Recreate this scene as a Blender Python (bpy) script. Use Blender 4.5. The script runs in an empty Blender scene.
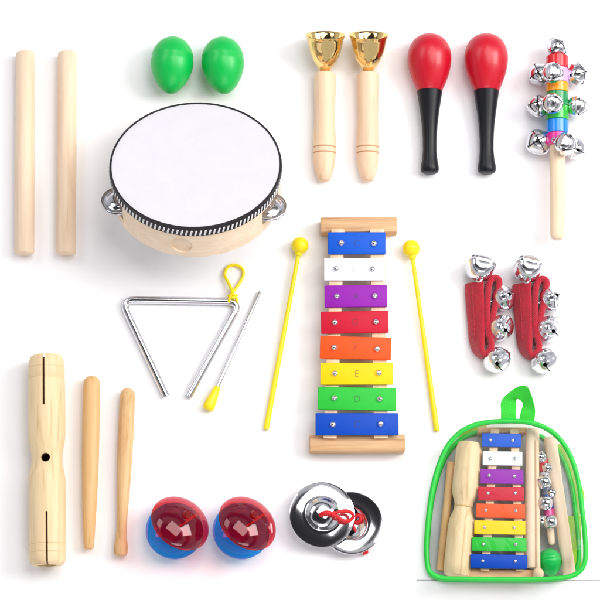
import bpy, bmesh, math, random
from mathutils import Vector, Matrix
random.seed(7)
S = 0.001                      # everything below is written in millimetres
sc = bpy.context.scene
col = sc.collection
R = math.radians

# ------------------------------------------------------------------ camera
EL, D = R(78), 2500.0
CAM = Vector((0, -D*math.cos(EL), D*math.sin(EL)))
FWD, UP, RT = -CAM.normalized(), Vector((0, math.sin(EL), math.cos(EL))), Vector((1, 0, 0))
def at(px, py, z=0.0):
    d = FWD*D + RT*(px-300) + UP*(300-py)
    return CAM + d*((z-CAM.z)/d.z)
cd = bpy.data.cameras.new('camera'); cam = bpy.data.objects.new('camera', cd); col.objects.link(cam)
cam.location = CAM*S; cam.rotation_euler = (math.pi/2-EL, 0, 0)
cd.sensor_width = 36; cd.lens = 36*D/600; cd.clip_start = 0.05; cd.clip_end = 60
sc.camera = cam
sc.view_settings.view_transform = 'Standard'; sc.view_settings.look = 'None'
sc.view_settings.exposure = 0; sc.view_settings.gamma = 1

# ------------------------------------------------------------------ materials
def lin(c):
    return tuple(((v/255)/12.92 if v/255 <= .04045 else ((v/255+.055)/1.055)**2.4) for v in c) + (1,)
def base(name):
    m = bpy.data.materials.new(name); m.use_nodes = True
    nt = m.node_tree; return m, nt, nt.nodes['Principled BSDF']
def paint(name, c, rough=.35, metal=0, coat=0, var=.04, bump=0, bscale=900, sheen=0, spec=.5, weave=0):
    m, nt, p = base(name); N, L = nt.nodes, nt.links
    tc = N.new('ShaderNodeTexCoord'); nz = N.new('ShaderNodeTexNoise'); nz.inputs['Scale'].default_value = 60
    nz.inputs['Detail'].default_value = 5
    L.new(tc.outputs['Object'], nz.inputs['Vector'])
    r = N.new('ShaderNodeValToRGB'); r.color_ramp.elements[0].position = .3; r.color_ramp.elements[1].position = .7
    cl = lin(c)
    r.color_ramp.elements[0].color = tuple(v*(1-var) for v in cl[:3])+(1,)
    r.color_ramp.elements[1].color = tuple(min(1, v*(1+var)) for v in cl[:3])+(1,)
    L.new(nz.outputs['Fac'], r.inputs['Fac']); L.new(r.outputs['Color'], p.inputs['Base Color'])
    mr = N.new('ShaderNodeMapRange'); mr.inputs['To Min'].default_value = rough*.85; mr.inputs['To Max'].default_value = rough*1.15
    L.new(nz.outputs['Fac'], mr.inputs['Value']); L.new(mr.outputs['Result'], p.inputs['Roughness'])
    p.inputs['Metallic'].default_value = metal; p.inputs['Coat Weight'].default_value = coat
    p.inputs['Specular IOR Level'].default_value = spec
    if sheen: p.inputs['Sheen Weight'].default_value = sheen
    if bump:
        n2 = N.new('ShaderNodeTexNoise'); n2.inputs['Scale'].default_value = bscale; L.new(tc.outputs['Object'], n2.inputs['Vector'])
        if weave:
            n2 = N.new('ShaderNodeTexWave'); n2.bands_direction = 'DIAGONAL'; n2.inputs['Scale'].default_value = weave
            n2.inputs['Distortion'].default_value = 1.5; n2.inputs['Detail'].default_value = 3; L.new(tc.outputs['Object'], n2.inputs['Vector'])
        b = N.new('ShaderNodeBump'); b.inputs['Strength'].default_value = bump; b.inputs['Distance'].default_value = .0004
        L.new(n2.outputs['Fac'], b.inputs['Height']); L.new(b.outputs['Normal'], p.inputs['Normal'])
    return m
def wood(name, c1, c2, c3=None, axis='Y', rough=.5, fig=1.0):
    m, nt, p = base(name); N, L = nt.nodes, nt.links
    tc = N.new('ShaderNodeTexCoord'); oi = N.new('ShaderNodeObjectInfo')
    add = N.new('ShaderNodeVectorMath'); add.operation = 'ADD'
    L.new(tc.outputs['Object'], add.inputs[0]); L.new(oi.outputs['Random'], add.inputs[1])
    mp = N.new('ShaderNodeMapping'); L.new(add.outputs[0], mp.inputs['Vector'])
    sc_ = {'Y': (330, 13, 330), 'X': (13, 330, 330), 'Z': (330, 330, 13)}[axis]
    mp.inputs['Scale'].default_value = sc_
    nz = N.new('ShaderNodeTexNoise'); nz.inputs['Scale'].default_value = 1; nz.inputs['Detail'].default_value = 6
    nz.inputs['Roughness'].default_value = .65; nz.inputs['Distortion'].default_value = .4*fig
    L.new(mp.outputs[0], nz.inputs['Vector'])
    mp2 = N.new('ShaderNodeMapping'); L.new(add.outputs[0], mp2.inputs['Vector'])
    mp2.inputs['Scale'].default_value = tuple(v*.28 if v > 100 else v*.7 for v in sc_)
    n2 = N.new('ShaderNodeTexNoise'); n2.inputs['Scale'].default_value = 1; n2.inputs['Detail'].default_value = 3
    n2.inputs['Distortion'].default_value = 1.2*fig
    L.new(mp2.outputs[0], n2.inputs['Vector'])
    mx = N.new('ShaderNodeMath'); mx.operation = 'ADD'; L.new(nz.outputs['Fac'], mx.inputs[0]); L.new(n2.outputs['Fac'], mx.inputs[1])
    hf = N.new('ShaderNodeMath'); hf.operation = 'MULTIPLY'; hf.inputs[1].default_value = .5; L.new(mx.outputs[0], hf.inputs[0])
    r = N.new('ShaderNodeValToRGB'); e = r.color_ramp.elements
    e[0].position = .34; e[0].color = lin(c2); e[1].position = .58; e[1].color = lin(c1)
    if c3: k = e.new(.44); k.color = lin(c3)
    L.new(hf.outputs[0], r.inputs['Fac']); L.new(r.outputs['Color'], p.inputs['Base Color'])
    p.inputs['Roughness'].default_value = rough; p.inputs['Specular IOR Level'].default_value = .35
    b = N.new('ShaderNodeBump'); b.inputs['Strength'].default_value = .12; b.inputs['Distance'].default_value = .0003
    L.new(nz.outputs['Fac'], b.inputs['Height']); L.new(b.outputs['Normal'], p.inputs['Normal'])
    return m
def clear(name, c, body=.0, rough=.03, ior=1.45, bump=0, bscale=30, bc=None):
    """tinted clear plastic: light passes, fresnel gloss, a little body colour"""
    m, nt, p = base(name); N, L = nt.nodes, nt.links
    N.remove(p); out = [n for n in N if n.type == 'OUTPUT_MATERIAL'][0]
    tr = N.new('ShaderNodeBsdfTransparent'); tr.inputs['Color'].default_value = lin(c)
    gl = N.new('ShaderNodeBsdfGlossy'); gl.inputs['Roughness'].default_value = rough
    df = N.new('ShaderNodeBsdfDiffuse'); df.inputs['Color'].default_value = lin(bc or c)
    tl = N.new('ShaderNodeBsdfTranslucent'); tl.inputs['Color'].default_value = lin(bc or c)
    lw = N.new('ShaderNodeLayerWeight'); lw.inputs['Blend'].default_value = .5
    pw = N.new('ShaderNodeMath'); pw.operation = 'POWER'; pw.inputs[1].default_value = 4.0; L.new(lw.outputs['Facing'], pw.inputs[0])
    fr = N.new('ShaderNodeMapRange'); fr.inputs['To Min'].default_value = ((ior-1)/(ior+1))**2; fr.inputs['To Max'].default_value = .8
    L.new(pw.outputs[0], fr.inputs['Value'])
    m0 = N.new('ShaderNodeMixShader'); m0.inputs[0].default_value = .5
    L.new(df.outputs[0], m0.inputs[1]); L.new(tl.outputs[0], m0.inputs[2])
    m1 = N.new('ShaderNodeMixShader'); m1.inputs[0].default_value = body
    L.new(tr.outputs[0], m1.inputs[1]); L.new(m0.outputs[0], m1.inputs[2])
    m2 = N.new('ShaderNodeMixShader'); L.new(fr.outputs[0], m2.inputs[0]); L.new(m1.outputs[0], m2.inputs[1]); L.new(gl.outputs[0], m2.inputs[2])
    if bump:
        tc = N.new('ShaderNodeTexCoord'); nz = N.new('ShaderNodeTexNoise'); nz.inputs['Scale'].default_value = bscale
        nz.inputs['Detail'].default_value = 3; nz.inputs['Distortion'].default_value = 1.5
        L.new(tc.outputs['Object'], nz.inputs['Vector'])
        b = N.new('ShaderNodeBump'); b.inputs['Strength'].default_value = bump; b.inputs['Distance'].default_value = .004
        L.new(nz.outputs['Fac'], b.inputs['Height']); L.new(b.outputs['Normal'], gl.inputs['Normal']); L.new(b.outputs['Normal'], lw.inputs['Normal'])
    L.new(m2.outputs[0], out.inputs['Surface'])
    return m

M = {}
M['dowel'] = wood('pale_dowel_wood', (243, 218, 190), (224, 190, 154), (236, 208, 178), fig=.5)
M['bellhandle'] = wood('turned_beech', (241, 210, 180), (222, 186, 150), (234, 200, 168), fig=.5)
M['block'] = wood('pale_maple', (240, 215, 172), (212, 176, 126), (232, 203, 158), fig=1.5)
M['stick'] = wood('oiled_beech', (228, 186, 132), (204, 154, 98), (220, 176, 120), fig=1)
M['bat'] = wood('figured_wood', (230, 190, 140), (176, 122, 72), (214, 170, 118), fig=2.2)
M['board'] = wood('board_wood', (222, 182, 138), (176, 124, 82), (206, 160, 116), axis='X', fig=1.4)
M['rail'] = wood('rail_wood', (243, 214, 180), (226, 190, 150))
M['hoop'] = wood('hoop_ply', (246, 226, 200), (234, 206, 176), axis='X', fig=.5)
M['green'] = paint('green_plastic', (0, 184, 76), .34)
M['red'] = paint('red_lacquer', (196, 6, 36), .36, coat=.12)
M['black'] = paint('black_lacquer', (8, 10, 20), .4, spec=.35)
M['yellow'] = paint('yellow_plastic', (248, 222, 10), .35)
M['chrome'] = paint('chrome', (226, 226, 231), .17, 1, var=.04)
M['steel'] = paint('steel', (206, 207, 212), .16, 1, var=.03)
M['gold'] = paint('brass', (238, 206, 138), .1, 1, var=.04)
M['mirror'] = paint('mirror_plate', (236, 236, 240), .09, 1, var=.01)
M['dark'] = paint('dark_metal', (40, 36, 38), .3, 1)
M['skin'] = paint('drum_skin', (220, 217, 225), .6, bump=.35, bscale=1500, var=.015)
M['trim'] = paint('black_trim', (16, 16, 20), .55, bump=.4)
M['stitch'] = paint('white_stitch', (225, 225, 228), .7)
M['strap'] = paint('red_webbing', (186, 4, 42), .8, bump=1.0, bscale=1400, sheen=.3, var=.16, weave=330)
M['cord'] = paint('red_cord', (214, 14, 30), .6, bump=.5)
M['bagtrim'] = paint('green_piping', (28, 196, 60), .42, var=.06)
M['webbing'] = paint('green_webbing', (48, 214, 52), .6, bump=.7, bscale=1300, var=.06, weave=380)
M['bagback'] = paint('grey_lining', (186, 188, 188), .7)
M['limestrap'] = paint('lime_webbing', (150, 196, 40), .65, bump=.5)
M['rubber'] = paint('tan_rubber_band', (206, 172, 110), .5)
M['vinyl'] = clear('clear_vinyl', (249, 250, 250), 0, .05, 1.24, bump=.22, bscale=16)
M['film'] = clear('clear_film', (246, 247, 248), .05, .12, 1.45, bump=.9, bscale=120)
M['cred'] = clear('red_clear_plastic', (246, 110, 136), .14, .05, 1.6, bc=(214, 6, 34))
M['cblue'] = clear('blue_clear_plastic', (120, 214, 255), .16, .05, 1.6, bc=(40, 190, 255))
M['cap'] = paint('clear_red_knob', (226, 150, 160), .15, coat=.5)
M['ringbrown'] = paint('burnt_ring_brown', (196, 146, 108), .6)
BAR = {'blue': (0, 86, 204), 'white': (236, 238, 246), 'purple': (146, 26, 170), 'red': (200, 14, 48),
       'orange': (238, 84, 24), 'yellow': (248, 206, 0), 'green': (44, 190, 60), 'navy': (0, 72, 186)}
BM = {k: paint('bar_'+k, v, .42, bump=.12, bscale=1600, spec=.22) for k, v in BAR.items()}
LM = {k: paint('letter_'+k, tuple(x*(.88 if k == 'white' else .74) for x in v), .5) for k, v in BAR.items()}
def rb(c): return paint('rainbow_%d_%d_%d' % c, c, .25, coat=.4)

# ------------------------------------------------------------------ helpers
def empty(name, loc, rz=0, rot=None):
    o = bpy.data.objects.new(name, None); col.objects.link(o)
    o.empty_display_size = .01
    o.location = Vector(loc)*S; o.rotation_euler = rot if rot else (0, 0, rz)
    return o
def tag(o, label, cat, group=None):
    o['label'] = label; o['category'] = cat
    if group: o['group'] = group
    elif 'group' in o.keys(): del o['group']
    return o
def part(name, bm, mat, parent=None, sharp=38, label=None, loc=None, rot=None, quads=False):
    bmesh.ops.remove_doubles(bm, verts=bm.verts, dist=1e-4)
    bmesh.ops.recalc_face_normals(bm, faces=bm.faces)
    a = R(sharp)
    for f in bm.faces: f.smooth = True
    for e in bm.edges:
        if len(e.link_faces) == 2 and e.calc_face_angle(0) > a: e.smooth = False
    bmesh.ops.scale(bm, vec=(S, S, S), verts=bm.verts)
    me = bpy.data.meshes.new(name); bm.to_mesh(me); bm.free(); me.materials.append(mat)
    o = bpy.data.objects.new(name, me); col.objects.link(o); o.parent = parent
    if loc is not None: o.location = Vector(loc)*S
    if rot is not None: o.rotation_euler = rot
    if label: o['label'] = label
    return o
def copy_tree(o, parent=None):
    c = o.copy(); col.objects.link(c); c.parent = parent
    for ch in [k for k in list(bpy.data.objects) if k.parent == o]: copy_tree(ch, c)
    return c
def catmull(pts, n=5, closed=False):
    P = [Vector(p) for p in pts]; out = []; m = len(P)
    rng = range(m if closed else m-1)
    for i in rng:
        if closed: a, b, c, d = P[(i-1) % m], P[i], P[(i+1) % m], P[(i+2) % m]
        else: a, b, c, d = P[max(i-1, 0)], P[i], P[i+1], P[min(i+2, m-1)]
        for k in range(n):
            t = k/n
            out.append(.5*((2*b)+(c-a)*t+(2*a-5*b+4*c-d)*t*t+(-a+3*b-3*c+d)*t**3))
    if not closed: out.append(P[-1])
    return out
def lathe(bm, prof, mat4=None, segs=40, smooth=0):
    """prof: (pos along +Y, radius)"""
    if smooth: prof = [(v.x, max(v.y, 0)) for v in catmull([(a, b, 0) for a, b in prof], smooth)]
    rings = []
    for y, r in prof:
        if r < 1e-3: rings.append([bm.verts.new((0, y, 0))])
        else: rings.append([bm.verts.new((r*math.cos(2*math.pi*k/segs), y, r*math.sin(2*math.pi*k/segs))) for k in range(segs)])
    for a, b in zip(rings, rings[1:]):
        for k in range(segs):
            k2 = (k+1) % segs
            if len(a) == 1 and len(b) == 1: continue
            if len(a) == 1: bm.faces.new((a[0], b[k], b[k2]))
            elif len(b) == 1: bm.faces.new((a[k], a[k2], b[0]))
            else: bm.faces.new((a[k], a[k2], b[k2], b[k]))
    for rg in (rings[0], rings[-1]):
        if len(rg) > 1: bm.faces.new(rg)
    if mat4 is not None:
        vs = [v for r in rings for v in r]; bmesh.ops.transform(bm, matrix=mat4, verts=vs)
    return bm
def sweep(bm, C, W, T, nsec=12, e=1.0, closed=False):
    """superellipse section spanned by half-vectors W and T along centres C"""
    rings = []
    def pw(x): return math.copysign(abs(x)**e, x)
    for c, w, t in zip(C, W, T):
        rings.append([bm.verts.new(Vector(c)+Vector(w)*pw(math.cos(2*math.pi*k/nsec))+Vector(t)*pw(math.sin(2*math.pi*k/nsec))) for k in range(nsec)])
    n = len(rings)
    for i in range(n if closed else n-1):
        a, b = rings[i], rings[(i+1) % n]
        for k in range(nsec):
            k2 = (k+1) % nsec; bm.faces.new((a[k], a[k2], b[k2], b[k]))
    if not closed: bm.faces.new(rings[0]); bm.faces.new(rings[-1][::-1])
    return bm
def tube(bm, pts, r, nsec=14, closed=False):
    P = [Vector(p) for p in pts]; n = len(P); W = []; T = []
    prev = None
    for i in range(n):
        a = P[(i-1) % n] if (closed or i > 0) else P[i]; b = P[(i+1) % n] if (closed or i < n-1) else P[i]
        t = (b-a).normalized()
        if prev is None:
            u = t.cross(Vector((0, 0, 1)))
            if u.length < .05: u = t.cross(Vector((1, 0, 0)))
        else: u = prev-t*prev.dot(t)
        u.normalize(); prev = u
        rr = r[i] if isinstance(r, (list, tuple)) else r
        W.append(u*rr); T.append(t.cross(u)*rr)
    return sweep(bm, P, W, T, nsec, 1.0, closed)
def ribbon(bm, C, W, th, e=.45, n=5):
    C2 = catmull(C, n); W2 = catmull(W, n); T = []
    for i in range(len(C2)):
        t = (C2[min(i+1, len(C2)-1)]-C2[max(i-1, 0)]).normalized()
        k = t.cross(W2[i]); k.normalize(); T.append(k*th/2)
    return sweep(bm, C2, W2, T, 16, e)
def box(bm, x0, x1, y0, y1, z0, z1, bev=0, seg=2, mat4=None):
    g = bmesh.ops.create_cube(bm, size=1)['verts']
    bmesh.ops.scale(bm, vec=(x1-x0, y1-y0, z1-z0), verts=g)
    bmesh.ops.translate(bm, vec=((x0+x1)/2, (y0+y1)/2, (z0+z1)/2), verts=g)
    if mat4 is not None: bmesh.ops.transform(bm, matrix=mat4, verts=g)
    if bev:
        es = list({e for v in g for e in v.link_edges})
        bmesh.ops.bevel(bm, geom=es, offset=bev, segments=seg, affect='EDGES', profile=.5)
    return bm
def cut(o, cutters):
    """carve real slots and holes: boolean applied here, cutters removed"""
    for bmc in cutters:
        bmesh.ops.recalc_face_normals(bmc, faces=bmc.faces)
        bmesh.ops.scale(bmc, vec=(S, S, S), verts=bmc.verts)
        me = bpy.data.meshes.new('cut'); bmc.to_mesh(me); bmc.free()
        c = bpy.data.objects.new('cut', me); col.objects.link(c)
        par = o.parent; o.parent = None
        md = o.modifiers.new('b', 'BOOLEAN'); md.operation = 'DIFFERENCE'; md.object = c; md.solver = 'EXACT'
        bpy.context.view_layer.update()
        dg = bpy.context.evaluated_depsgraph_get()
        nm = bpy.data.meshes.new_from_object(o.evaluated_get(dg))
        o.modifiers.remove(md); o.data = nm; o.parent = par
        bpy.data.objects.remove(c)
    bm = bmesh.new(); bm.from_mesh(o.data)
    for f in bm.faces: f.smooth = True
    for e in bm.edges:
        e.smooth = not (len(e.link_faces) == 2 and e.calc_face_angle(0) > R(35))
    bm.to_mesh(o.data); bm.free()
def lie(name, A, B, zA, zB=None):
    """empty on the table under A, local +Y towards B; returns root, length, pitch matrix helper"""
    zB = zA if zB is None else zB
    a, b = at(A[0], A[1], zA), at(B[0], B[1], zB)
    d = b-a; hl = math.hypot(d.x, d.y)
    root = empty(name, (a.x, a.y, 0), math.atan2(-d.x, d.y))
    L = d.length
    m = Matrix.Translation((0, 0, zA)) @ Matrix.Rotation(math.asin((zB-zA)/L), 4, 'X')
    return root, L, m
def text_mesh(ch, size, depth):
    cu = bpy.data.curves.new('t', 'FONT'); cu.body = ch; cu.size = size*S; cu.extrude = depth*S
    cu.align_x = 'CENTER'; cu.align_y = 'CENTER'
    o = bpy.data.objects.new('t', cu); col.objects.link(o); bpy.context.view_layer.update()
    me = bpy.data.meshes.new_from_object(o.evaluated_get(bpy.context.evaluated_depsgraph_get()))
    bpy.data.objects.remove(o); return me

# ------------------------------------------------------------------ jingle bell meshes
def bell_mesh(Rr=10, n=32, squash=1.0, fac=.05):
    bm = bmesh.new()
    def dirv(f, u, v):
        u, v = math.tan(math.pi/4*u), math.tan(math.pi/4*v)
        return Vector([(1, u, v), (-1, u, v), (u, 1, v), (u, -1, v), (u, v, 1), (u, v, -1)][f]).normalized()
    def pos(d):
        k = Rr*(1+.06*math.exp(-(d.z/.07)**2))
        # gently faceted cheeks, like pressed sheet metal
        q = 1+fac*math.cos(4*math.atan2(d.y, d.x)+.0)*(1-d.z*d.z)
        return Vector((d.x*k*q, d.y*k*q, d.z*k*squash))
    for f in range(6):
        g = [[bm.verts.new(pos(dirv(f, -1+2*i/n, -1+2*j/n))) for j in range(n+1)] for i in range(n+1)]
        for i in range(n):
            for j in range(n):
                d = dirv(f, -1+2*(i+.5)/n, -1+2*(j+.5)/n)
                if d.z < -.28 and (abs(d.x) < .05 or abs(d.y) < .05): continue
                if min((d-Vector(q).normalized()).length for q in ((1, 0, -.35), (-1, 0, -.35), (0, 1, -.35), (0, -1, -.35))) < .15: continue
                bm.faces.new((g[i][j], g[i+1][j], g[i+1][j+1], g[i][j+1]))
    bmesh.ops.remove_doubles(bm, verts=bm.verts, dist=1e-3)
    bmesh.ops.recalc_face_normals(bm, faces=bm.faces)
    bmesh.ops.solidify(bm, geom=bm.faces[:], thickness=Rr*.05)
    # hanging loop on the crown
    tube(bm, [(Rr*.22*math.cos(t), 0, Rr*squash+Rr*.1+Rr*.22*math.sin(t)) for t in [k*math.pi/6 for k in range(12)]], Rr*.06, 8, True)
    return bm
def pellet_mesh(r):
    bm = bmesh.new(); bmesh.ops.create_uvsphere(bm, u_segments=16, v_segments=10, radius=r); return bm
_bell = {}
def bell(parent, loc, direction, r, spin=0, kind='round'):
    """direction: where the slotted side faces"""
    if kind not in _bell:
        b = part('bell', bell_mesh() if kind == 'round' else bell_mesh(10, 32, .94, .085), M['chrome'])
        p = part('pellet', pellet_mesh(4.2), M['dark'], b, loc=(0, 0, -3.5)); _bell[kind] = b
    else: b = copy_tree(_bell[kind])
    b.parent = parent; b.location = Vector(loc)*S
    q = Vector((0, 0, -1)).rotation_difference(Vector(direction).normalized())
    b.rotation_mode = 'QUATERNION'
    b.rotation_quaternion = q @ Matrix.Rotation(spin, 3, 'Z').to_quaternion()
    b.scale = (r*1.1/10,)*3
    return b

# ------------------------------------------------------------------ the setting
bm = bmesh.new()
bmesh.ops.create_grid(bm, x_segments=8, y_segments=8, size=3000)
table = part('tabletop', bm, paint('white_tabletop', (250, 249, 251), .6, var=.006, spec=.2)); table['kind'] = 'structure'
bm = bmesh.new(); a = at(417, 580.5); b_ = at(640, 581)
box(bm, a.x, b_.x, a.y-.35, a.y+.35, 0.1, .5)
seam = part('paper_edge', bm, paint('grey_paper_edge', (168, 166, 168), .8)); seam['kind'] = 'structure'

# ------------------------------------------------------------------ wooden dowels
def dowel(A, B, r, z=None, mat='dowel', name='wooden_dowel', zB=None):
    z = r if z is None else z
    root, L, m = lie(name, A, B, z, zB)
    c = 1.6*r/10
    o = part('shaft', lathe(bmesh.new(), [(0, 0), (0, r-c), (.5*c, r-.3*c), (c, r), (L-c, r), (L-.5*c, r-.3*c), (L, r-c), (L, 0)], m, 48), M[mat], root)
    return root
g = 'plain wooden rhythm dowels'
t = dowel((24.5, 254), (25.5, 52.5), 9.7)
tag(t, 'thick pale wooden dowel lying at the far left edge', 'rhythm stick', g)
t = dowel((66, 254), (67.5, 52.5), 9.8)
tag(t, 'thick pale wooden dowel between the leftmost dowel and the tambourine', 'rhythm stick', g)

# ------------------------------------------------------------------ egg shakers
def egg(px, py, rx, ln, rz, z=None, name='egg_shaker', mat='green', sx=1):
    p = at(px, py, rx)
    root = empty(name, (p.x, p.y, 0), rz)
    prof = []
    n = 40
    for k in range(n+1):
        th = math.pi*k/n; y = -math.cos(th)
        r = math.sin(th)*rx*(1+.16*y*1.0-.06*y*y)
        if abs(k-23) == 0: r -= .45
        prof.append((y*ln/2, max(r, 0)))
    body = part('shell', lathe(bmesh.new(), prof, Matrix.Translation((0, 0, rx*1.0)), 56), M[mat], root)
    return root
e1 = egg(172, 65.3, 21.4, 60, R(-3))
tag(e1, 'green plastic egg shaker nearer the wooden dowels', 'egg shaker', 'green egg shakers')
e2 = copy_tree(e1); p = at(223, 65.5, 21.4); e2.location = Vector((p.x, p.y, 0))*S; e2.rotation_euler.z = R(3)
tag(e2, 'green plastic egg shaker nearer the brass hand bells', 'egg shaker', 'green egg shakers')

# ------------------------------------------------------------------ tambourine
TH = R(28); RD, HD = 83.2, 43.0
oz = RD*math.sin(TH)+.6
hc = at(195.6, 164.5, oz+HD*math.cos(TH))
org = hc-Vector((0, HD*math.sin(TH), HD*math.cos(TH))); org.z = oz
# added foam wedge propping the tilted drum, unseen beneath it
bm = bmesh.new()
def sl(v): return (oz-v*math.tan(TH))-1.0
ys = (-42, 48); vs = []
for x in (-40, 40):
    vs.append([bm.verts.new((x, ys[0], 0)), bm.verts.new((x, ys[1], 0)), bm.verts.new((x, ys[1], sl(ys[1]))), bm.verts.new((x, ys[0], sl(ys[0])))])
bm.faces.new(vs[0]); bm.faces.new(vs[1][::-1])
for k in range(4): bm.faces.new((vs[0][k], vs[0][(k+1) % 4], vs[1][(k+1) % 4], vs[1][k]))
w = part('support_block', bm, paint('white_foam', (245, 245, 246), .8, bump=.3), loc=(org.x, org.y, .2)); w['kind'] = 'structure'
tb = empty('tambourine', org, rot=(-TH, 0, R(0)))
tag(tb, 'round tambourine with white skin, black stitched trim and pale wooden hoop', 'tambourine')
ZX = Matrix.Rotation(R(90), 4, 'X')      # lathe axis Y -> Z
hoop = part('hoop', lathe(bmesh.new(), [(0.6, RD-6), (0, RD-5), (0, RD-.8), (.8, RD), (HD-1, RD), (HD-1, RD-6), (.6, RD-6)][:-1], ZX, 128), M['hoop'], tb)
# rebuild hoop as an open ring
bpy.data.objects.remove(hoop)
bm = bmesh.new(); n = 160; rings = []
for k in range(n):
    a = 2*math.pi*k/n; cs = (math.cos(a), math.sin(a))
    rings.append([bm.verts.new((r*cs[0], r*cs[1], z)) for r, z in ((RD-6, .8), (RD-5.2, 0), (RD-.8, 0), (RD, .8), (RD, HD-1.2), (RD-6, HD-1.2))])
for k in range(n):
    A_, B_ = rings[k], rings[(k+1) % n]
    for j in range(6): bm.faces.new((A_[j], A_[(j+1) % 6], B_[(j+1) % 6], B_[j]))
hoop = part('hoop', bm, M['hoop'], tb)
JA = [200, 334, 55, 125]
cuts = []
for a in JA:
    bmc = bmesh.new(); box(bmc, RD-12, RD+8, -17, 17, 11, 29, mat4=Matrix.Rotation(R(a), 4, 'Z')); cuts.append(bmc)
bmc = bmesh.new(); lathe(bmc, [(0, 10.5), (20, 10.5)], Matrix.Rotation(R(261.5), 4, 'Z') @ Matrix.Translation((RD-12, 0, 17)) @ Matrix.Rotation(R(-90), 4, 'Z'), 40); cuts.append(bmc)
cut(hoop, cuts)
# finger rest behind the hole
part('finger_block', box(bmesh.new(), RD-14, RD-2.2, -15, 15, 4, 33, 1, mat4=Matrix.Rotation(R(261.5), 4, 'Z')), M['hoop'], tb)
# drum skin and trim
part('drum_skin', lathe(bmesh.new(), [(HD-1.2, 0), (HD-1.2, RD-.2), (HD+.2, RD-.4), (HD+.4, RD-2), (HD+.1, RD-6), (HD, 0)], ZX.inverted() @ Matrix.Identity(4) if False else Matrix.Rotation(R(90), 4, 'X'), 128), M['skin'], tb)
bm = bmesh.new(); rings = []
for k in range(n):
    a = 2*math.pi*k/n; cs = (math.cos(a), math.sin(a))
    rings.append([bm.verts.new((r*cs[0], r*cs[1], z)) for r, z in ((RD+.1, HD-11), (RD+1.0, HD-10.6), (RD+1.3, HD-1), (RD+.9, HD+.9), (RD-.6, HD+1.1), (RD-1.0, HD+.3), (RD+.1, HD+.2))])
for k in range(n):
    A_, B_ = rings[k], rings[(k+1) % n]
    for j in range(7): bm.faces.new((A_[j], A_[(j+1) % 7], B_[(j+1) % 7], B_[j]))
trim = part('trim_band', bm, M['trim'], tb)
bm = bmesh.new()
for k in range(118):
    a = 2*math.pi*k/118
    box(bm, RD+1.2, RD+2.0, -.95, .95, HD-9.2, HD-2.4, .3, 1, mat4=Matrix.Rotation(a, 4, 'Z') @ Matrix.Translation((RD, 0, HD-6)) @ Matrix.Rotation(R(-14), 4, 'X') @ Matrix.Translation((-RD, 0, -HD+6)))
part('stitching', bm, M['stitch'], trim)
def jingle_prof(up):
    s = 1 if up else -1
    return [(0, 0), (0, 3), (0, 6.5)] + [(s*v, r) for v, r in ((-.2, 7), (-2.4, 9), (-3.4, 12), (-3.1, 15), (-1.9, 17), (-.9, 17.3))]
for a in JA:
    for up in (True, False):
        s = 1 if up else -1
        bm = bmesh.new(); segs = 48
        pr = [(2.6, 0), (2.9, 2), (3.0, 6), (2.4, 9.5), (.8, 11.5), (-.4, 13), (-.6, 15.5), (.4, 16.6), (.9, 16.9)]
        pr2 = [(z-.7, r) for z, r in pr][::-1]
        lathe(bm, [(s*(z+1.2), r) for z, r in pr+pr2], Matrix.Rotation(R(a), 4, 'Z') @ Matrix.Translation((RD-3, 0, 20)) @ Matrix.Rotation(R(90), 4, 'X'), segs)
        part('jingle', bm, M['steel'] if a == 200 else M['chrome'], tb, sharp=60)
    part('pin', lathe(bmesh.new(), [(9, 0), (9, 1.2), (31, 1.2), (31, 0)], Matrix.Rotation(R(a), 4, 'Z') @ Matrix.Translation((RD-3, 0, 0)) @ Matrix.Rotation(R(90), 4, 'X'), 12), M['steel'], tb)

# ------------------------------------------------------------------ hand bells
def hand_bell(cx):
    zb, zt = 8.5, 13.5
    root, L, m = lie('hand_bell', (cx-.8, 181), (cx, 73), zb, zt)
    pr = [(0, 0), (0, 4.8), (1.2, 6.4), (8, 8.6), (16, 10.4), (24, 11.2), (27.6, 11.6), (28, 10.7), (28.8, 10.7), (29.2, 11.7), (33.4, 11.7), (33.8, 10.7), (34.6, 10.7), (35, 11.6), (42, 11.5), (56, 10.8), (70, 10.4), (84, 10.8), (96, 11.2), (L-3, 11.2), (L-.8, 10.2), (L, 8.6), (L, 0)]
    part('handle', lathe(bmesh.new(), pr, m, 48), M['bellhandle'], root)
    tilt = R(29)
    for yy in (28.4, 34.2): part('burnt_ring', lathe(bmesh.new(), [(yy-.42, 10.2), (yy-.42, 10.95), (yy+.42, 10.95), (yy+.42, 10.2)], m, 48), M['ringbrown'], root)
    # connector stem
    nb = m @ Vector((0, L, 0))
    part('stem', lathe(bmesh.new(), [(-3, 0), (-3, 2.6), (5, 2.6), (5, 0)], Matrix.Translation(nb) @ Matrix.Rotation(tilt*.6, 4, 'X'), 16), M['gold'], root)
    k = 1/math.cos(R(12))
    out = [(0, 0), (0, 3.4), (.8, 5.0), (3, 6.6), (7.5, 9.6), (13, 12.8), (19, 15.3), (26, 17.0), (32.5, 18.3), (36.5, 19.6), (37.6, 20.4), (38.2, 20.3)]
    inn = [(37.9, 19.6), (36, 18.4), (32, 17.2), (26, 15.9), (19, 14.2), (13, 11.6), (7, 8.2), (4, 4.6), (3, 0)]
    bellm = Matrix.Translation(nb+Vector((0, 1.0, .5))) @ Matrix.Rotation(tilt, 4, 'X')
    b = part('bell', lathe(bmesh.new(), out+inn, bellm, 72), M['gold'], root, sharp=50)
    part('clapper', lathe(bmesh.new(), [(4, 0), (4, .7), (22, .7), (23, 2.2), (25.5, 3.6), (28.5, 3.4), (30.5, 0)], bellm @ Matrix.Rotation(R(5), 4, 'X'), 20), M['dark'], b)
    return root
hb = hand_bell(325)
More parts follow.
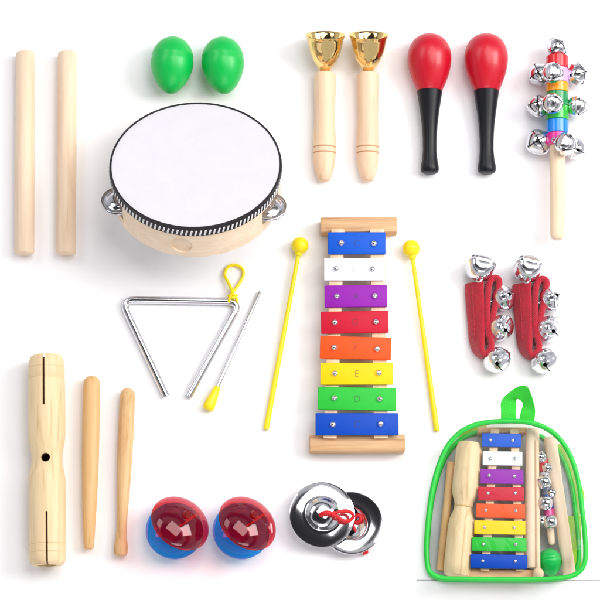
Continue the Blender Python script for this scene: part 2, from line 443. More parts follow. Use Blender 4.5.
tag(hb, 'brass hand bell with turned wooden handle, the one beside the green eggs', 'hand bell', 'brass hand bells')
h2 = copy_tree(hb); a, b_ = at(324.2, 181, 8.5), at(367.7, 181, 8.5); h2.location.x += (b_.x-a.x)*S
tag(h2, 'brass hand bell with turned wooden handle, the one beside the red maracas', 'hand bell', 'brass hand bells')

# ------------------------------------------------------------------ maracas
def maraca():
    root, L, m = lie('maraca', (429.8, 174), (429.5, 33.5), 9.2, 19)
    part('handle', lathe(bmesh.new(), [(0, 0), (.2, 5.5), (1.6, 8.2), (4.5, 9.3), (8, 9.1), (14, 7.9), (24, 7.0), (36, 7.1), (50, 8.0), (62, 9.4), (74, 11.2), (82, 12.4), (85.2, 12.9), (85.8, 12.2), (85.8, 0)], m, 56), M['black'], root)
    H = L-85.8; pr = [(85.4, 0), (85.4, 12.2)]
    for y, r in ((2, 13.6), (7, 16.0), (14, 18.8), (21, 20.9), (28, 22.0), (34, 22.1), (40, 21.0), (46, 18.2), (50.5, 14.2), (53.4, 9), (54.6, 4.5), (54.9, 0)):
        pr.append((85.4+y*H/54.9, r))
    part('head', lathe(bmesh.new(), pr[:2]+[(v.x, max(0, v.y)) for v in catmull([(a, b, 0) for a, b in pr[1:]], 4)], m, 64), M['red'], root, sharp=60)
    return root
m1 = maraca(); tag(m1, 'red headed maraca with black handle, nearer the brass bells', 'maraca', 'red and black maracas')
m2 = copy_tree(m1); a, b_ = at(429.8, 174, 9), at(486.8, 174, 9); m2.location.x += (b_.x-a.x)*S
tag(m2, 'red headed maraca with black handle, nearer the rainbow bell stick', 'maraca', 'red and black maracas')

# ------------------------------------------------------------------ rainbow bell stick
def bell_stick(A, B, r, colors, bells, hr, zc, cutf, name='bell_stick', br=9.5):
    """A foot of handle, B top of the painted barrel; colors (frac, rgb) ; bells (px,py,z,dir,r,spin)"""
    root, L, m = lie(name, A, B, zc)
    y0 = L*cutf
    part('handle', lathe(bmesh.new(), [(0, 0), (.2, hr*.5), (1.6, hr*.8), (4, hr*.93), (12, hr), (y0*.6, hr*1.03), (y0-2, hr*1.06), (y0, hr*1.06), (y0, 0)], m, 40), M['dowel'], root)
    for i, (f0, f1, c) in enumerate(colors):
        a, b = y0+(L-y0)*f0, y0+(L-y0)*f1
        part('colour_ring', lathe(bmesh.new(), [(a+.15, 0), (a+.15, r-.7), (a+.7, r), (b-.7, r), (b-.05, r-.7), (b-.05, 0)], m, 40), rb(c), root)
    inv = Matrix.LocRotScale(root.location/S, root.rotation_euler, None).inverted()
    for (px, py, z, dr, rr, sp) in bells:
        bell(root, inv @ at(px, py, z), inv.to_3x3() @ Vector(dr), rr*1.09, sp)
    return root
bl = [(557, 47.5, 22, (.3, .2, 1), 8.6, .4),
      (540.3, 74, 14, (-.3, -.1, 1), 9.3, .2), (553, 73, 40, (.9, -.2, .3), 8.9, .6), (577.5, 74, 18, (.5, -.1, .9), 9.3, .9),
      (539, 106, 14, (-.2, .1, 1), 9.3, .6), (552.6, 103.5, 40, (.9, -.3, .2), 9.0, .1), (577, 106.5, 18, (1, -.1, .2), 9.2, .4),
      (538.8, 142, 14, (-.1, -.1, 1), 10.3, 1.1), (565.5, 144, 36, (1, -.5, .4), 9.6, .3), (576, 149, 15, (1, -.6, .1), 9.0, .8)]
bs = bell_stick((557.5, 240), (557.3, 56.5), 11.3,
                [(0, .13, (226, 40, 150)), (.13, .28, (0, 132, 232)), (.28, .44, (30, 178, 50)), (.44, .59, (0, 140, 74)),
                 (.59, .70, (252, 158, 12)), (.70, .86, (218, 170, 226)), (.86, 1, (214, 16, 34))], bl, 7.6, 20, .51)
tag(bs, 'wooden stick with rainbow rings and ten silver jingle bells', 'bell stick')

# ------------------------------------------------------------------ triangle
ct = at(180, 340, 3); root = empty('triangle', (ct.x, ct.y, 0)); org2 = Vector((ct.x, ct.y, 0))
tag(root, 'bent chrome rod triangle with a yellow cord loop at its corner', 'triangle')
def fillet(P, r, n=8):
    out = [P[0]]
    for i in range(1, len(P)-1):
        a, b, c = P[i-1], P[i], P[i+1]; u, v = (a-b).normalized(), (c-b).normalized()
        ang = u.angle(v); d = r/math.tan(ang/2); s, e = b+u*d, b+v*d
        for k in range(n+1):
            t = k/n; out.append(s*(1-t)**2+b*2*t*(1-t)+e*t*t)
    out.append(P[-1]); return out
rodr = 3.8
P = [at(166.5, 396.5, rodr)-org2, at(121, 299.5, rodr)-org2, at(241, 301.5, rodr)-org2, at(188.5, 396.5, rodr)-org2]
part('rod', tube(bmesh.new(), fillet(P, 9, 10), rodr, 20), M['chrome'], root)
lp = [(234.5, 305.5, .9), (237, 303, 5), (236, 297.5, 7.6), (233.8, 295.8, 7.4), (230, 286, 5), (224.8, 275, 3), (228, 267, 2), (235.5, 265, 2), (242.5, 269, 2), (243.2, 276, 2), (239, 284, 3), (233, 292, 5.4), (230.6, 296, 8), (229, 301, 7), (231, 305.5, 1)]
part('cord', tube(bmesh.new(), catmull([at(*q)-org2 for q in lp], 5), 1.55, 12), M['yellow'], root)
part('cord_knot', tube(bmesh.new(), catmull([at(*q)-org2 for q in ((228.5, 296, 7), (233, 294.4, 9), (236.8, 296, 7), (233, 297.6, 9))], 4, True), 1.5, 10, True), M['yellow'], root)
# beater
root, L, m = lie('triangle_beater', (207.3, 410), (260, 291.5), 5.4, 2.2)
k = L
part('grip', lathe(bmesh.new(), [(0, 0), (.3, 4.2), (1.6, 5.6), (4, 6.0), (9, 5.6), (17, 4.3), (24.5, 3.3), (25.6, 2.4), (25.6, 0)], m, 32), M['yellow'], root)
part('rod', lathe(bmesh.new(), [(25, 0), (25, 1.9), (L-1, 2.0), (L-.2, 1.5), (L, 0)], m, 20), M['steel'], root)
tag(root, 'thin steel beater with yellow grip lying beside the triangle', 'beater')

# ------------------------------------------------------------------ mallets
def mallet(A, B, br, sr=2.5):
    root, L, m = lie('mallet', A, B, sr+.2, br)
    part('stick', lathe(bmesh.new(), [(0, 0), (.3, sr*.8), (1.2, sr*1.12), (8, sr*1.1), (60, sr), (L-br*.9, sr*.82), (L-br*.9, 0)], m, 24), M['yellow'], root)
    pr = [(L-br-2.6, 0), (L-br-2.6, sr*1.0), (L-br-.6, sr*1.5)]
    for k in range(5, 37):
        a = math.pi*k/36; pr.append((L-math.cos(a)*br, math.sin(a)*br+.0))
    pr[-1] = (L+br, 0)
    part('head', lathe(bmesh.new(), pr, m, 40), M['yellow'], root, sharp=60)
    return root
t = mallet((266, 430), (300, 245.5), 8.6); tag(t, 'yellow plastic mallet lying left of the xylophone', 'mallet', 'yellow xylophone mallets')
t = mallet((437, 431.5), (411.3, 248.5), 8.8); tag(t, 'yellow plastic mallet lying right of the xylophone', 'mallet', 'yellow xylophone mallets')

# ------------------------------------------------------------------ xylophone
def xylophone(top, bars, bottom, rails, name, letters=True, zb=26.0, scr=3.2, zoff=0.0, bt=3.2):
    c0 = at((top[0]+bottom[2])/2, (top[1]+bottom[3])/2, 0)
    root = empty(name, (c0.x, c0.y, zoff)); O = Vector((c0.x, c0.y, zoff))
    def board(q, ztop, nm='end_board'):
        x0, y0, x1, y1, dl = q
        a, b = at(x0, y1, ztop+zoff)-O, at(x1, y0, ztop+zoff)-O
        ce = (a+b)/2; w, h = (b.x-a.x)/2, (b.y-a.y)/2
        return part(nm, box(bmesh.new(), -w, w, -h, h, 0.2, ztop, 1.3, 3), M['board'], root, loc=(ce.x, ce.y, 0), rot=(0, 0, dl))
    zt = zb-7.5
    board(top, zt); board(bottom, zt)
    for (a, b, w) in rails:
        zr = zb-3.0
        A_, B_ = at(a[0], a[1], zr+zoff)-O, at(b[0], b[1], zr+zoff)-O
        d = B_-A_; L = math.hypot(d.x, d.y)
        part('rail', box(bmesh.new(), -w/2, w/2, 0, L, zt-10, zr, .5, 2), M['rail'], root, loc=(A_.x, A_.y, 0), rot=(0, 0, math.atan2(-d.x, d.y)))
    for (cn, x0, y0, x1, y1, dl, s1, s2, ch) in bars:
        a, b = at(x0, y1, zb+zoff)-O, at(x1, y0, zb+zoff)-O
        ce = (a+b)/2; w, h = (b.x-a.x)/2, (b.y-a.y)/2
        br = part('bar', box(bmesh.new(), -w, w, -h, h, -bt, 0, .8, 3), BM[cn], root, loc=(ce.x, ce.y, zb), rot=(0, 0, dl), label='%s painted metal bar' % ('blue' if cn == 'navy' else cn))
        rinv = Matrix.Rotation(-dl, 3, 'Z')
        for s in (s1, s2):
            p = rinv @ (at(s[0], s[1], zb+zoff)-O-ce); r = scr
            sw = part('screw', lathe(bmesh.new(), [(.02, 0), (.02, r), (.4, r), (r*.4, r*.93), (r*.68, r*.74), (r*.86, r*.5), (r*.96, .25*r), (r, 0)], Matrix.Translation((p.x, p.y, 0)) @ Matrix.Rotation(R(90), 4, 'X'), 24), M['chrome'], br)
            if letters:
                part('washer', lathe(bmesh.new(), [(.01, 0), (.01, r*1.3), (.35, r*1.25), (.35, 0)], Matrix.Translation((p.x, p.y, 0)) @ Matrix.Rotation(R(90), 4, 'X'), 24), BM[cn], sw)
        if letters:
            if ch not in LET: LET[ch] = text_mesh(ch, 9.5, .16)
            me = LET[ch].copy(); me.materials.clear(); me.materials.append(LM[cn])
            o = bpy.data.objects.new('letter', me); col.objects.link(o); o.parent = br
            o.location = Vector((0, -.4, .02))*S
    return root
LET = {}
xb = [('blue', 328, 232, 385.5, 254, 0, (341.5, 243), (374, 243.5), 'C'),
      ('white', 324, 258, 384, 280.5, R(0), (336, 268.8), (372.3, 269.3), 'B'),
      ('purple', 324.5, 285, 387, 307, R(.5), (337, 296.3), (375, 296), 'A'),
      ('red', 321, 311, 388.5, 333, R(1), (335, 322.5), (376, 322), 'G'),
      ('orange', 320, 336.5, 391, 359, R(-1.5), (334.3, 347.5), (377.3, 349), 'F'),
      ('yellow', 320.5, 362.8, 393, 384.5, R(.2), (335, 373.5), (379, 373), 'E'),
      ('green', 318, 387.3, 396, 410, R(-1), (334.5, 398), (379.8, 399), 'D'),
      ('navy', 315.5, 413, 398.5, 435, 0, (333, 424.5), (380.7, 424), 'C')]
xy = xylophone((320.5, 217, 397, 232, R(.3)), xb, (309.5, 434.5, 405, 451, R(.2)),
               [((330, 438), (338, 229), 13), ((381, 438), (377, 229), 14)], 'xylophone')
tag(xy, 'large eight bar rainbow xylophone lying between the two yellow mallets', 'xylophone')

# ------------------------------------------------------------------ wrist bells
def wrist_bells():
    c0 = at(482, 310, 0); root = empty('wrist_bells', (c0.x, c0.y, 0)); O = Vector((c0.x, c0.y, 0))
    # (px,py,half width, lean deg): lean tips the band's broad face up towards the left
    pts = [(488, 338, 8.5, 5), (486.5, 318, 8.5, 5), (487, 298, 8.5, 5), (488.5, 285, 8.5, 3), (493, 279, 8.5, 0), (498.5, 281, 8.5, 0), (498, 291, 8.5, 0),
           (495, 306, 8.5, 0), (491.5, 322, 8.5, 0), (489.5, 336, 8.5, 0), (491, 345, 8.5, 0), (489, 352, 8.5, 0), (483, 355, 8.5, 5),
           (478.5, 350, 9, 25), (477, 340, 9.5, 42), (476.5, 324, 10, 50), (475.5, 306, 10.5, 54), (474.5, 292, 10.5, 54), (474.5, 283, 10.5, 54)]
    C, W = [], []
    for (x, y, h, ln) in pts:
        z = 10.5; C.append(at(x, y, z)-O)
        W.append(Vector((math.sin(R(ln)), 0, math.cos(R(ln))))*h if True else None)
    st = part('strap', ribbon(bmesh.new(), C, W, 6.8, .6, 6), M['strap'], root, sharp=60)
    part('strap_seam', ribbon(bmesh.new(), [c+Vector((-2.6, 0, 3.3)) for c in C[14:]], [w*.05 for w in W[14:]], .9, .6, 5), M['strap'], st)
    inv = lambda px, py, z: at(px, py, z)-O
    bell(root, inv(480.3, 267.5, 18), (.1, 1, -.5), 13.2, .5, 'square')
    bell(root, inv(503.5, 298, 12), (.9, .3, -.1), 11.2, .3, 'square')
    bell(root, inv(501, 328, 13), (.8, -.6, -.1), 12, .8, 'square')
    bell(root, inv(497, 360, 13), (.5, -.9, -.05), 12, .2, 'square')
    return root
w1 = wrist_bells(); tag(w1, 'folded red wrist strap with four silver bells, the left one of the pair', 'wrist bells', 'red strap wrist bells')
w2 = copy_tree(w1); a, b_ = at(482, 310), at(529.3, 311); w2.location += (b_-a)*S; w2.location.z = 0
tag(w2, 'folded red wrist strap with four silver bells, the right one of the pair', 'wrist bells', 'red strap wrist bells')

# ------------------------------------------------------------------ double tone block
root, L, m = lie('tone_block', (47.5, 565.5), (46.5, 355.5), 17.8)
q = 1/206
pr = [(0, 0), (0, 14), (1.5, 16), (5, 17.6)]
for y in (12, 20): pr += [(y-1, 17.9), (y-.3, 17.3), (y+.3, 17.3), (y+1, 17.9)]
pr += [(40, 18), (80, 18), (86, 17.7), (92, 16.7), (97, 15.6), (103, 15.1), (109, 15.3), (115, 16.2), (121, 17.4), (127, 18.0), (135, 18.2), (165, 18.1)]
for y in (L-23.5, L-13): pr += [(y-1, 17.9), (y-.3, 17.3), (y+.3, 17.3), (y+1, 17.8)]
pr += [(L-6, 17.4), (L-1.5, 15.6), (L-.2, 13.5), (L, 0)]
tbk = part('body', lathe(bmesh.new(), pr, m, 72), M['block'], root)
c1 = bmesh.new(); box(c1, -2.4, -.3, L-52, L+3, 12, 40)
c2 = bmesh.new(); box(c2, 0, 2.1, -3, 51, 12, 40)
c3 = bmesh.new(); lathe(c3, [(0, 4.4), (40, 4.4)], Matrix.Translation((0, 104, 2)) @ Matrix.Rotation(R(90), 4, 'X'), 32)
c4 = bmesh.new(); lathe(c4, [(-5, 9.5), (54, 9.5)], m, 40)
c5 = bmesh.new(); lathe(c5, [(L-55, 9.5), (L+5, 9.5)], m, 40)
cut(tbk, [c1, c2, c3, c4, c5])
M['bore_shade'] = wood('bore_shade_brown', (120, 82, 50), (84, 54, 32))  # brown liners: the shade inside slots and hole, put into the colour
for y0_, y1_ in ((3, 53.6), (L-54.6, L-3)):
    part('chamber_shade', lathe(bmesh.new(), [(y0_, 0), (y0_, 9.4), (y1_, 9.4), (y1_, 0)], m, 40), M['bore_shade'], root)
part('hole_shade', lathe(bmesh.new(), [(2.2, 0), (2.2, 4.32), (30.5, 4.32), (30.5, 4.0), (2.8, 4.0), (2.8, 0)], Matrix.Translation((0, 104, 0)) @ Matrix.Rotation(R(90), 4, 'X'), 32), M['bore_shade'], root)
tag(root, 'large double ended wooden tone block with slots and a hole at its waist', 'tone block')

# ------------------------------------------------------------------ tapered sticks
root, L, m = lie('tapered_stick', (88.8, 549.5), (92, 375.8), 8)
part('shaft', lathe(bmesh.new(), [(0, 0), (.3, 3.4), (1.5, 4.6), (4, 5.0), (20, 5.9), (50, 7.2), (85, 8.2), (130, 8.5), (L-9, 8.3), (L-4, 7.4), (L-1.2, 5), (L, 0)], m, 48), M['stick'], root)
tag(root, 'smooth tan wooden stick tapering downwards beside the tone block', 'beater')
root, L, m = lie('bat_shaped_stick', (120.5, 556.5), (127.8, 387.8), 7.6)
part('shaft', lathe(bmesh.new(), [(0, 0), (.3, 4.2), (1.8, 6.2), (5, 7.0), (10, 6.8), (18, 5.6), (28, 4.9), (45, 5.4), (70, 6.6), (100, 7.5), (115, 7.7), (118, 7.9), (121, 7.6), (145, 7.6), (L-8, 7.4), (L-3, 5.8), (L-1, 3.6), (L, 0)], m, 48), M['bat'], root)
tag(root, 'bat shaped wooden stick with knobbed end and visible grain near the castanets', 'beater')

# ------------------------------------------------------------------ castanets
def shell_bm(r, h, th, mat4):
    bm = bmesh.new()
    out = [(h, 0), (h*.99, r*.12), (h*.965, r*.22), (h*.92, r*.33), (h*.90, r*.36), (h*.84, r*.47), (h*.76, r*.57), (h*.73, r*.60), (h*.62, r*.71), (h*.48, r*.81), (h*.32, r*.90), (h*.14, r*.965), (0, r), (-1.2, r+.2)]
    inn = [(-1.2, r-1.6), (0, r-2.4), (h*.2, r*.84), (h*.42, r*.7), (h*.6, r*.54), (h*.72, r*.36), (h*.8, r*.18), (h*.82, 0)]
    lathe(bm, out+inn, mat4 @ Matrix.Rotation(R(90), 4, 'X'), 72)
    return bm
def castanet():
    c0 = at(177, 530, 0); root = empty('castanet', (c0.x, c0.y, 0)); O = Vector((c0.x, c0.y, 0))
    # blue shell, domed side down
    pb = at(174.5, 531, 13)-O; mb = Matrix.Translation(pb) @ Matrix.Rotation(R(8), 4, Vector((-1, 1, 0))) @ Matrix.Rotation(R(180), 4, 'X')
    part('shell', shell_bm(28, 11, 2, mb), M['cblue'], root, label='clear blue lower shell', sharp=70)
    part('knob', lathe(bmesh.new(), [(9.5, 0), (9.5, 3.4), (12, 2.6), (12, 0)], mb @ Matrix.Rotation(R(90), 4, 'X'), 20), M['cblue'], root, label='blue foot of the lower shell')
    prd = at(180.5, 523, 31)-O
    mr = Matrix.Translation(prd) @ Matrix.Rotation(R(38), 4, Vector((-1, 1.0, 0)).normalized()) 
    part('shell', shell_bm(30.2, 14, 2, mr), M['cred'], root, label='clear red upper shell', sharp=70)
    part('knob', lathe(bmesh.new(), [(13, 0), (13, 3.6), (14.6, 4.3), (16.6, 4.2), (18, 3), (18.4, 0)], mr @ Matrix.Rotation(R(90), 4, 'X'), 24), M['cred'], root, label='red knob on the upper shell')
    e = [mb @ Vector((3, 6, 2)), mb @ Vector((20, -16, 0)), mr @ Vector((18, 16, 0)), mr @ Vector((2, 3, 10))]
    e = [at(178, 527, 14)-O, at(196, 516, 14)-O, at(199, 513, 20)-O, at(186, 520, 36)-O]
    part('elastic_cord', tube(bmesh.new(), catmull(e, 6), .8, 8), M['cord'], root)
    return root
c1_ = castanet(); tag(c1_, 'red and blue clear plastic castanet nearer the wooden sticks', 'castanet', 'red and blue castanets')
c2_ = copy_tree(c1_); a, b_ = at(177, 530), at(243.5, 530); c2_.location.x += (b_.x-a.x)*S
tag(c2_, 'red and blue clear plastic castanet nearer the metal finger cymbals', 'castanet', 'red and blue castanets')

# ------------------------------------------------------------------ finger cymbals
def cym_bm(r, up=1):
    bm = bmesh.new()
    out = [(8.5, 0), (8.3, 5), (7.4, 9.5), (5.4, 13.5), (3, 16), (2.3, 17.6), (2.0, 20), (1.25, 26), (.1, r-1), (-.3, r)]
    inn = [(-1.1, r-.2), (-.7, r-1), (.4, 26), (1.15, 20), (1.5, 17), (2.1, 15.5), (4.4, 13), (6.4, 9), (7.3, 5), (7.5, 0)]
    lathe(bm, [(y*up, q) for y, q in out+inn], Matrix.Rotation(R(90), 4, 'X'), 96)
    return bm
g = 'silver finger cymbals'
p = at(351, 523, 9.4)
c2r = empty('finger_cymbal', (p.x, p.y, 9.2), rot=(R(-4), R(3), 0))
part('plate', cym_bm(31, -1), M['mirror'], c2r, sharp=60)
O = Vector((p.x, p.y, 9.2))
lp = [(352, 520, 4), (360, 512, 12), (368, 520, 14), (361, 526, 11), (352, 521, 4)]
part('finger_strap', tube(bmesh.new(), catmull([at(a, b, c)-O for a, b, c in ((352, 521, 3.5), (357, 522, 4.5), (361, 519, 6), (358, 515, 6), (352, 520, 4))], 6), 1.7, 10), M['cord'], c2r)
part('strap_end', tube(bmesh.new(), catmull([at(a, b, c)-O for a, b, c in ((353, 524, .8-0), (360, 540, 1.6), (364, 549, 1.8), (367, 551.5, 2.2), (363, 553, 2))], 5), 1.9, 10), M['cord'], c2r)
tag(c2r, 'silver finger cymbal lying hollow side up beneath the other cymbal', 'finger cymbal', g)
p = at(322.3, 514.5, 15)
c1r = empty('finger_cymbal', (p.x, p.y, 14.5), rot=(R(-3), R(5), 0))
part('plate', cym_bm(32, 1), M['mirror'], c1r, sharp=60)
O = Vector((p.x, p.y, 14.5))
lp = [(319.5, 515.5, 24.5), (324, 513.6, 28), (331, 513.6, 27), (339, 511.8, 26), (348, 511.6, 25), (352.4, 516, 24), (349, 521, 23.5), (342, 521, 24), (336, 517, 25.5), (330, 514.6, 27.8)]
part('finger_strap', tube(bmesh.new(), catmull([at(*q)-O for q in lp], 5), [2.5]*10+[1.9]*36, 12), M['cord'], c1r)
part('knot', pellet_mesh(2.4), M['trim'], c1r, loc=at(335, 511.5, 26)-O)
tag(c1r, 'silver finger cymbal with red strap loop, lying on top of the other', 'finger cymbal', g)

# ------------------------------------------------------------------ backpack
ZF = 40.0
bo = [(430.5, 573), (427.2, 564), (426.2, 548), (427.2, 530), (429.4, 508), (433.5, 484), (440, 462), (449, 444), (462, 431), (478, 424), (496, 421.5),
      (514, 421), (530, 422.5), (545, 427.5), (557, 436), (567, 449), (574, 465), (579, 485), (582, 508), (584.6, 532), (585.6, 550), (584.5, 563),
      (579, 572), (568, 577), (548, 578.8), (520, 579.3), (490, 579.2), (462, 578.8), (442, 578)]
c0 = at(506, 505, 0); bag = empty('backpack', (c0.x, c0.y, 0)); OB = Vector((c0.x, c0.y, 0))
tag(bag, 'clear vinyl toy backpack with green piping, packed with small instruments', 'backpack')
front = catmull([at(x, y, ZF)-OB for x, y in bo], 5, True)
mid = sum(front, Vector())/len(front)
def ring(f, z): return [Vector((mid.x+(v.x-mid.x)*f, mid.y+(v.y-mid.y)*f, z)) for v in front]
back = ring(.965, 3.2)
def fill(bm, rings, cap=True):
    R_ = [[bm.verts.new(v) for v in r] for r in rings]; n = len(R_[0])
    for a, b in zip(R_, R_[1:]):
        for k in range(n): bm.faces.new((a[k], a[(k+1) % n], b[(k+1) % n], b[k]))
    if cap:
        c = bm.verts.new(sum((v.co for v in R_[-1]), Vector())/n)
        for k in range(n): bm.faces.new((R_[-1][k], R_[-1][(k+1) % n], c))
    return bm
part('front_panel', fill(bmesh.new(), [ring(1, ZF), ring(.93, ZF+1.6), ring(.8, ZF+2.6), ring(.6, ZF+3), ring(.3, ZF+3)]), M['vinyl'], bag)
part('side_panel', fill(bmesh.new(), [ring(1, ZF-.4), ring(1.0, ZF*.7), ring(.985, ZF*.35), ring(.965, 3.4)], False), M['vinyl'], bag)
part('back_panel', fill(bmesh.new(), [ring(.963, 2.4), ring(.5, 2.2)]), M['bagback'], bag)
part('piping', tube(bmesh.new(), front, 2.4, 12, True), M['bagtrim'], bag, label='green piping round the front')
part('piping', tube(bmesh.new(), [v*1 for v in back], 2.4, 12, True), M['bagtrim'], bag, label='green piping round the back')
part('edge_binding', fill(bmesh.new(), [ring(1.0, ZF+.9), ring(.985, ZF+1.6), ring(.972, ZF+1.3)], False), paint('green_binding', (36, 176, 58), .55, bump=.5, weave=200), bag)
zp = part('zip', tube(bmesh.new(), ring(.992, ZF-5.5), 1.0, 8, True), paint('dark_green_zip', (12, 110, 50), .5), bag)
# carry handle
hp = [((501, 423), (516, 423), 34), ((501, 411), (516, 411), 35), ((501.3, 401), (516.4, 400.5), 37), ((509, 392.5), (518, 399), 41), ((519.5, 386), (520, 400), 45),
      ((527, 386.5), (521.5, 401.5), 46), ((531.5, 395), (523, 403.5), 44), ((535, 408), (522.6, 406), 40), ((535, 416), (520.5, 413), 37), ((534, 424), (519, 422), 34)]
C, W = [], []
for i, (l, r_, z) in enumerate(hp):
    tw = (0, 0, 0, 1, 4, 6, 5, 2, 0, 0)[i]
    a, b = at(l[0], l[1], z+tw)-OB, at(r_[0], r_[1], z-tw)-OB
    C.append((a+b)/2); W.append((b-a)/2)
part('carry_handle', ribbon(bmesh.new(), C, W, 1.3, .3, 5), M['webbing'], bag, sharp=60)
# shoulder straps folded behind
for (pts) in ([(556, 446, 1.6), (570, 462, 1.8), (575, 480, 2), (580, 498, 2), (575, 516, 1.6), (574, 550, 1.5)], [(460, 444, 1.5), (467, 434, 1.5), (475, 428.5, 1.5), (486, 430, 1.5)]):
    P_ = catmull([at(*q)-OB for q in pts], 5)
    Wd = []
    for i in range(len(P_)):
        tt = (P_[min(i+1, len(P_)-1)]-P_[max(0, i-1)]); Wd.append(Vector((-tt.y, tt.x, 0)).normalized()*4.5)
    part('shoulder_strap', sweep(bmesh.new(), P_, Wd, [Vector((0, 0, .8))]*len(P_), 12, .4), M['limestrap'], bag)
part('green_lining', box(bmesh.new(), 0, 15, 0, 56, 0, .8, .3, 1), M['limestrap'], bag, loc=at(566.5, 573, 3.6)-OB)

# --- packed inside the bag
gb = 'instruments packed in the clear backpack'
fl = 4.0
root, L, m = lie('tone_block', (456.5, 576.5), (470, 441.5), fl+13)
pr = [(0, 0), (0, 9.5), (1.5, 12), (5, 13), (10, 13.3), (48, 13.3), (56, 12.4), (64, 9.6), (68.5, 8.6), (73, 9.6), (82, 12.8), (90, 13.2), (L-10, 12.8), (L-4, 12), (L-1, 10), (L, 0)]
part('body', lathe(bmesh.new(), pr, m, 56), M['block'], root)
part('rubber_band', tube(bmesh.new(), [m @ Vector((8.9*math.cos(a), 68.5, 8.9*math.sin(a))) for a in [k*math.pi/12 for k in range(24)]], .7, 8, True), M['rubber'], root)
tag(root, 'small wooden tone block with a band round its waist, inside the clear backpack', 'tone block', gb)
t = dowel((440.5, 570), (451.5, 462), 3.9, fl+4.2, 'stick', 'thin_stick'); tag(t, 'thin tan stick behind the tone block inside the clear backpack', 'beater', gb)
sx, sy, ox, oy = 1/2.61, 1/2.61, 410, 370
def c(x, y): return (ox+x*sx, oy+y*sy)
raw = [('blue', 188, 165, 290, 201, (210, 183), (268, 184)), ('white', 190, 212, 293, 249, (210, 231), (274, 231)), ('purple', 184, 259, 296, 297, (207, 275), (272, 277)),
       ('red', 178, 305, 298, 341, (204, 321), (275, 321)), ('orange', 173, 349, 300, 386, (198, 366), (276, 367)), ('yellow', 168, 393, 301, 429, (195, 410), (272, 411)),
       ('green', 162, 437, 304, 473, (192, 454), (276, 455)), ('navy', 158, 481, 306, 518, (190, 498), (275, 499))]
xb2 = []
for cn, x0, y0, x1, y1, s1, s2 in raw:
    a, b = c(x0, y0), c(x1, y1); xb2.append((cn, a[0], a[1], b[0], b[1], R(-1.0), c(*s1), c(*s2), ' '))
tb_, bb_ = c(178, 149), c(308, 164); t2, b2 = c(148, 519), c(322, 545)
xs = xylophone((tb_[0], tb_[1], bb_[0], bb_[1], 0), xb2, (t2[0], t2[1], b2[0], b2[1], R(-1)),
               [(c(196, 524), c(222, 155), 8), (c(288, 524), c(272, 155), 8)], 'xylophone', False, 24, 1.9, fl, 2.0)
tag(xs, 'small eight bar rainbow xylophone packed inside the clear backpack', 'xylophone', gb)
t = dowel((531.2, 568), (532.6, 428.5), 6.6, fl+16, 'dowel', 'wooden_dowel'); tag(t, 'wooden dowel standing beside the small xylophone inside the clear backpack', 'rhythm stick', gb)
t = dowel((569.5, 574.5), (549.8, 437), 6.3, fl+13, 'dowel', 'wooden_dowel', fl+12); tag(t, 'slanting wooden dowel at the right side inside the clear backpack', 'rhythm stick', gb)
root, L, m = lie('wooden_mallet', (536.6, 440), (538.2, 573.5), fl+22, fl+22)
part('stick', lathe(bmesh.new(), [(0, 0), (0, 1.8), (.5, 2.2), (L-2, 2.2), (L-2, 0)], m, 20), M['rail'], root)
part('head', lathe(bmesh.new(), [(L-5.4, 0), (L-5, 2.6), (L-3, 4.6), (L, 5.5), (L+3, 4.6), (L+5, 2.4), (L+5.5, 0)], m, 28, 3), M['rail'], root, sharp=60)
tag(root, 'thin wooden mallet with ball head next to the small xylophone in the backpack', 'mallet', gb)
bl = [(544.4, 482, fl+23, (.1, -.1, 1), 5.6, .3), (545.6, 503, fl+23, (-.1, .1, 1), 5.6, .9), (550.5, 522, fl+22, (.2, -.2, 1), 5.6, .5), (542.5, 520, fl+17, (-.2, -.1, 1), 4.8, .1), (540.8, 457, fl+18, (0, .3, 1), 4.6, .2), (547.5, 468, fl+15, (.3, 0, 1), 4.6, .6), (552, 493, fl+14, (1, -.1, .4), 4.8, .1)]
bs2 = bell_stick((552, 545), (543.5, 460), 5.2, [(0, .2, (226, 60, 150)), (.2, .42, (40, 96, 190)), (.42, .6, (120, 130, 150)), (.6, .8, (190, 190, 200)), (.8, 1, (206, 22, 34))], bl, 3.6, fl+12, .28)
tag(bs2, 'small rainbow bell stick between the two dowels inside the clear backpack', 'bell stick', gb)
t = egg(549.5, 563, 11.5, 27, R(10)); t.location.z = (fl+1)*S; t.name = 'egg_shaker'
tag(t, 'green egg shaker at the bottom of the clear backpack', 'egg shaker', gb)
# crumpled clear film bag
bm = bmesh.new(); bmesh.ops.create_grid(bm, x_segments=24, y_segments=60, size=1)
for v in bm.verts:
    x, y = v.co.x, v.co.y
    v.co = Vector((x*14+1.5*math.sin(y*7), y*50, 6+2.5*math.sin(x*5+y*9)+1.5*math.sin(x*11-y*14)+1*random.random()))
p = at(558, 502, 0); f = part('film_wrap', bm, M['film'], loc=(p.x, p.y, fl), rot=(0, 0, R(8)), sharp=80)
tag(f, 'crumpled clear plastic film around the small bells inside the backpack', 'plastic film', gb)

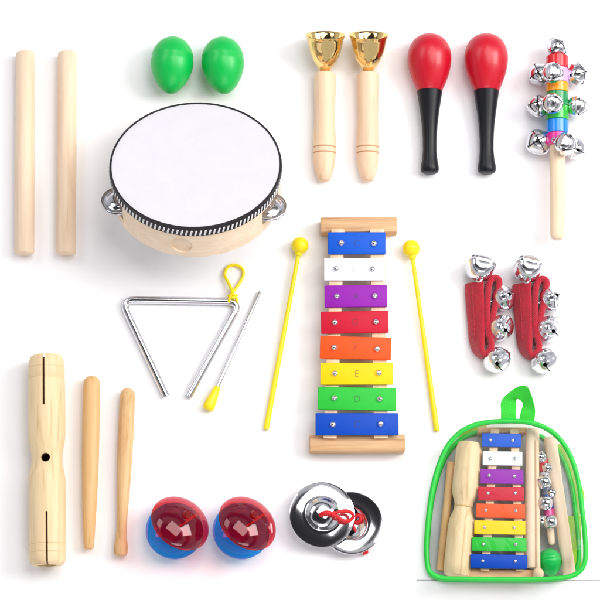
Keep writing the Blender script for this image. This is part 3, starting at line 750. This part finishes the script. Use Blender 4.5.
# ------------------------------------------------------------------ studio light
w = bpy.data.worlds.new('World'); sc.world = w; w.use_nodes = True
nt = w.node_tree; N, L = nt.nodes, nt.links; bg = N['Background']
tc = N.new('ShaderNodeTexCoord'); sp = N.new('ShaderNodeSeparateXYZ'); L.new(tc.outputs['Generated'], sp.inputs[0])
rp = N.new('ShaderNodeValToRGB'); e = rp.color_ramp.elements          # pale studio walls, dark ceiling
e[0].position = .0; e[0].color = (.85, .85, .9, 1); e[1].position = 1; e[1].color = (.03, .03, .035, 1)
for ps, v in ((.42, .8), (.52, .12), (.62, .1), (.66, .75), (.78, .6), (.84, .05)):
    k = e.new(ps); k.color = (v, v, v*1.05, 1)
nz = N.new('ShaderNodeTexNoise'); nz.inputs['Scale'].default_value = 1.6; L.new(tc.outputs['Generated'], nz.inputs['Vector'])
ad = N.new('ShaderNodeMath'); ad.operation = 'MULTIPLY_ADD'; ad.inputs[1].default_value = .35; L.new(nz.outputs['Fac'], ad.inputs[0])
sb = N.new('ShaderNodeMath'); sb.operation = 'SUBTRACT'; sb.inputs[1].default_value = .175; L.new(sp.outputs['Z'], sb.inputs[0]); L.new(sb.outputs[0], ad.inputs[2])
L.new(ad.outputs[0], rp.inputs['Fac']); L.new(rp.outputs['Color'], bg.inputs['Color'])
bg.inputs['Strength'].default_value = .75
def area(name, loc, size, power, colr=(1, 1, 1), sy=None, tgt=(0, 0, 0)):
    l = bpy.data.lights.new(name, 'AREA'); l.shape = 'RECTANGLE'; l.size = size; l.size_y = sy or size; l.energy = power; l.color = colr
    o = bpy.data.objects.new(name, l); col.objects.link(o); o.location = loc
    o.rotation_euler = (Vector(tgt)-Vector(loc)).to_track_quat('-Z', 'Y').to_euler()
    return o
area('softbox_key', (1.5, .35, 1.35), .9, 27, (1, .985, .96))
area('softbox_top', (.58, .62, 2.15), 1.5, 29, (1, .99, .98), 1.35, (.2, .15, 0))
area('softbox_fill', (-1.3, .9, 1.7), 1.2, 9, (.97, .98, 1), .8)
area('softbox_front', (.3, -1.7, 1.5), 1.4, 9, (1, .99, .98), .5)
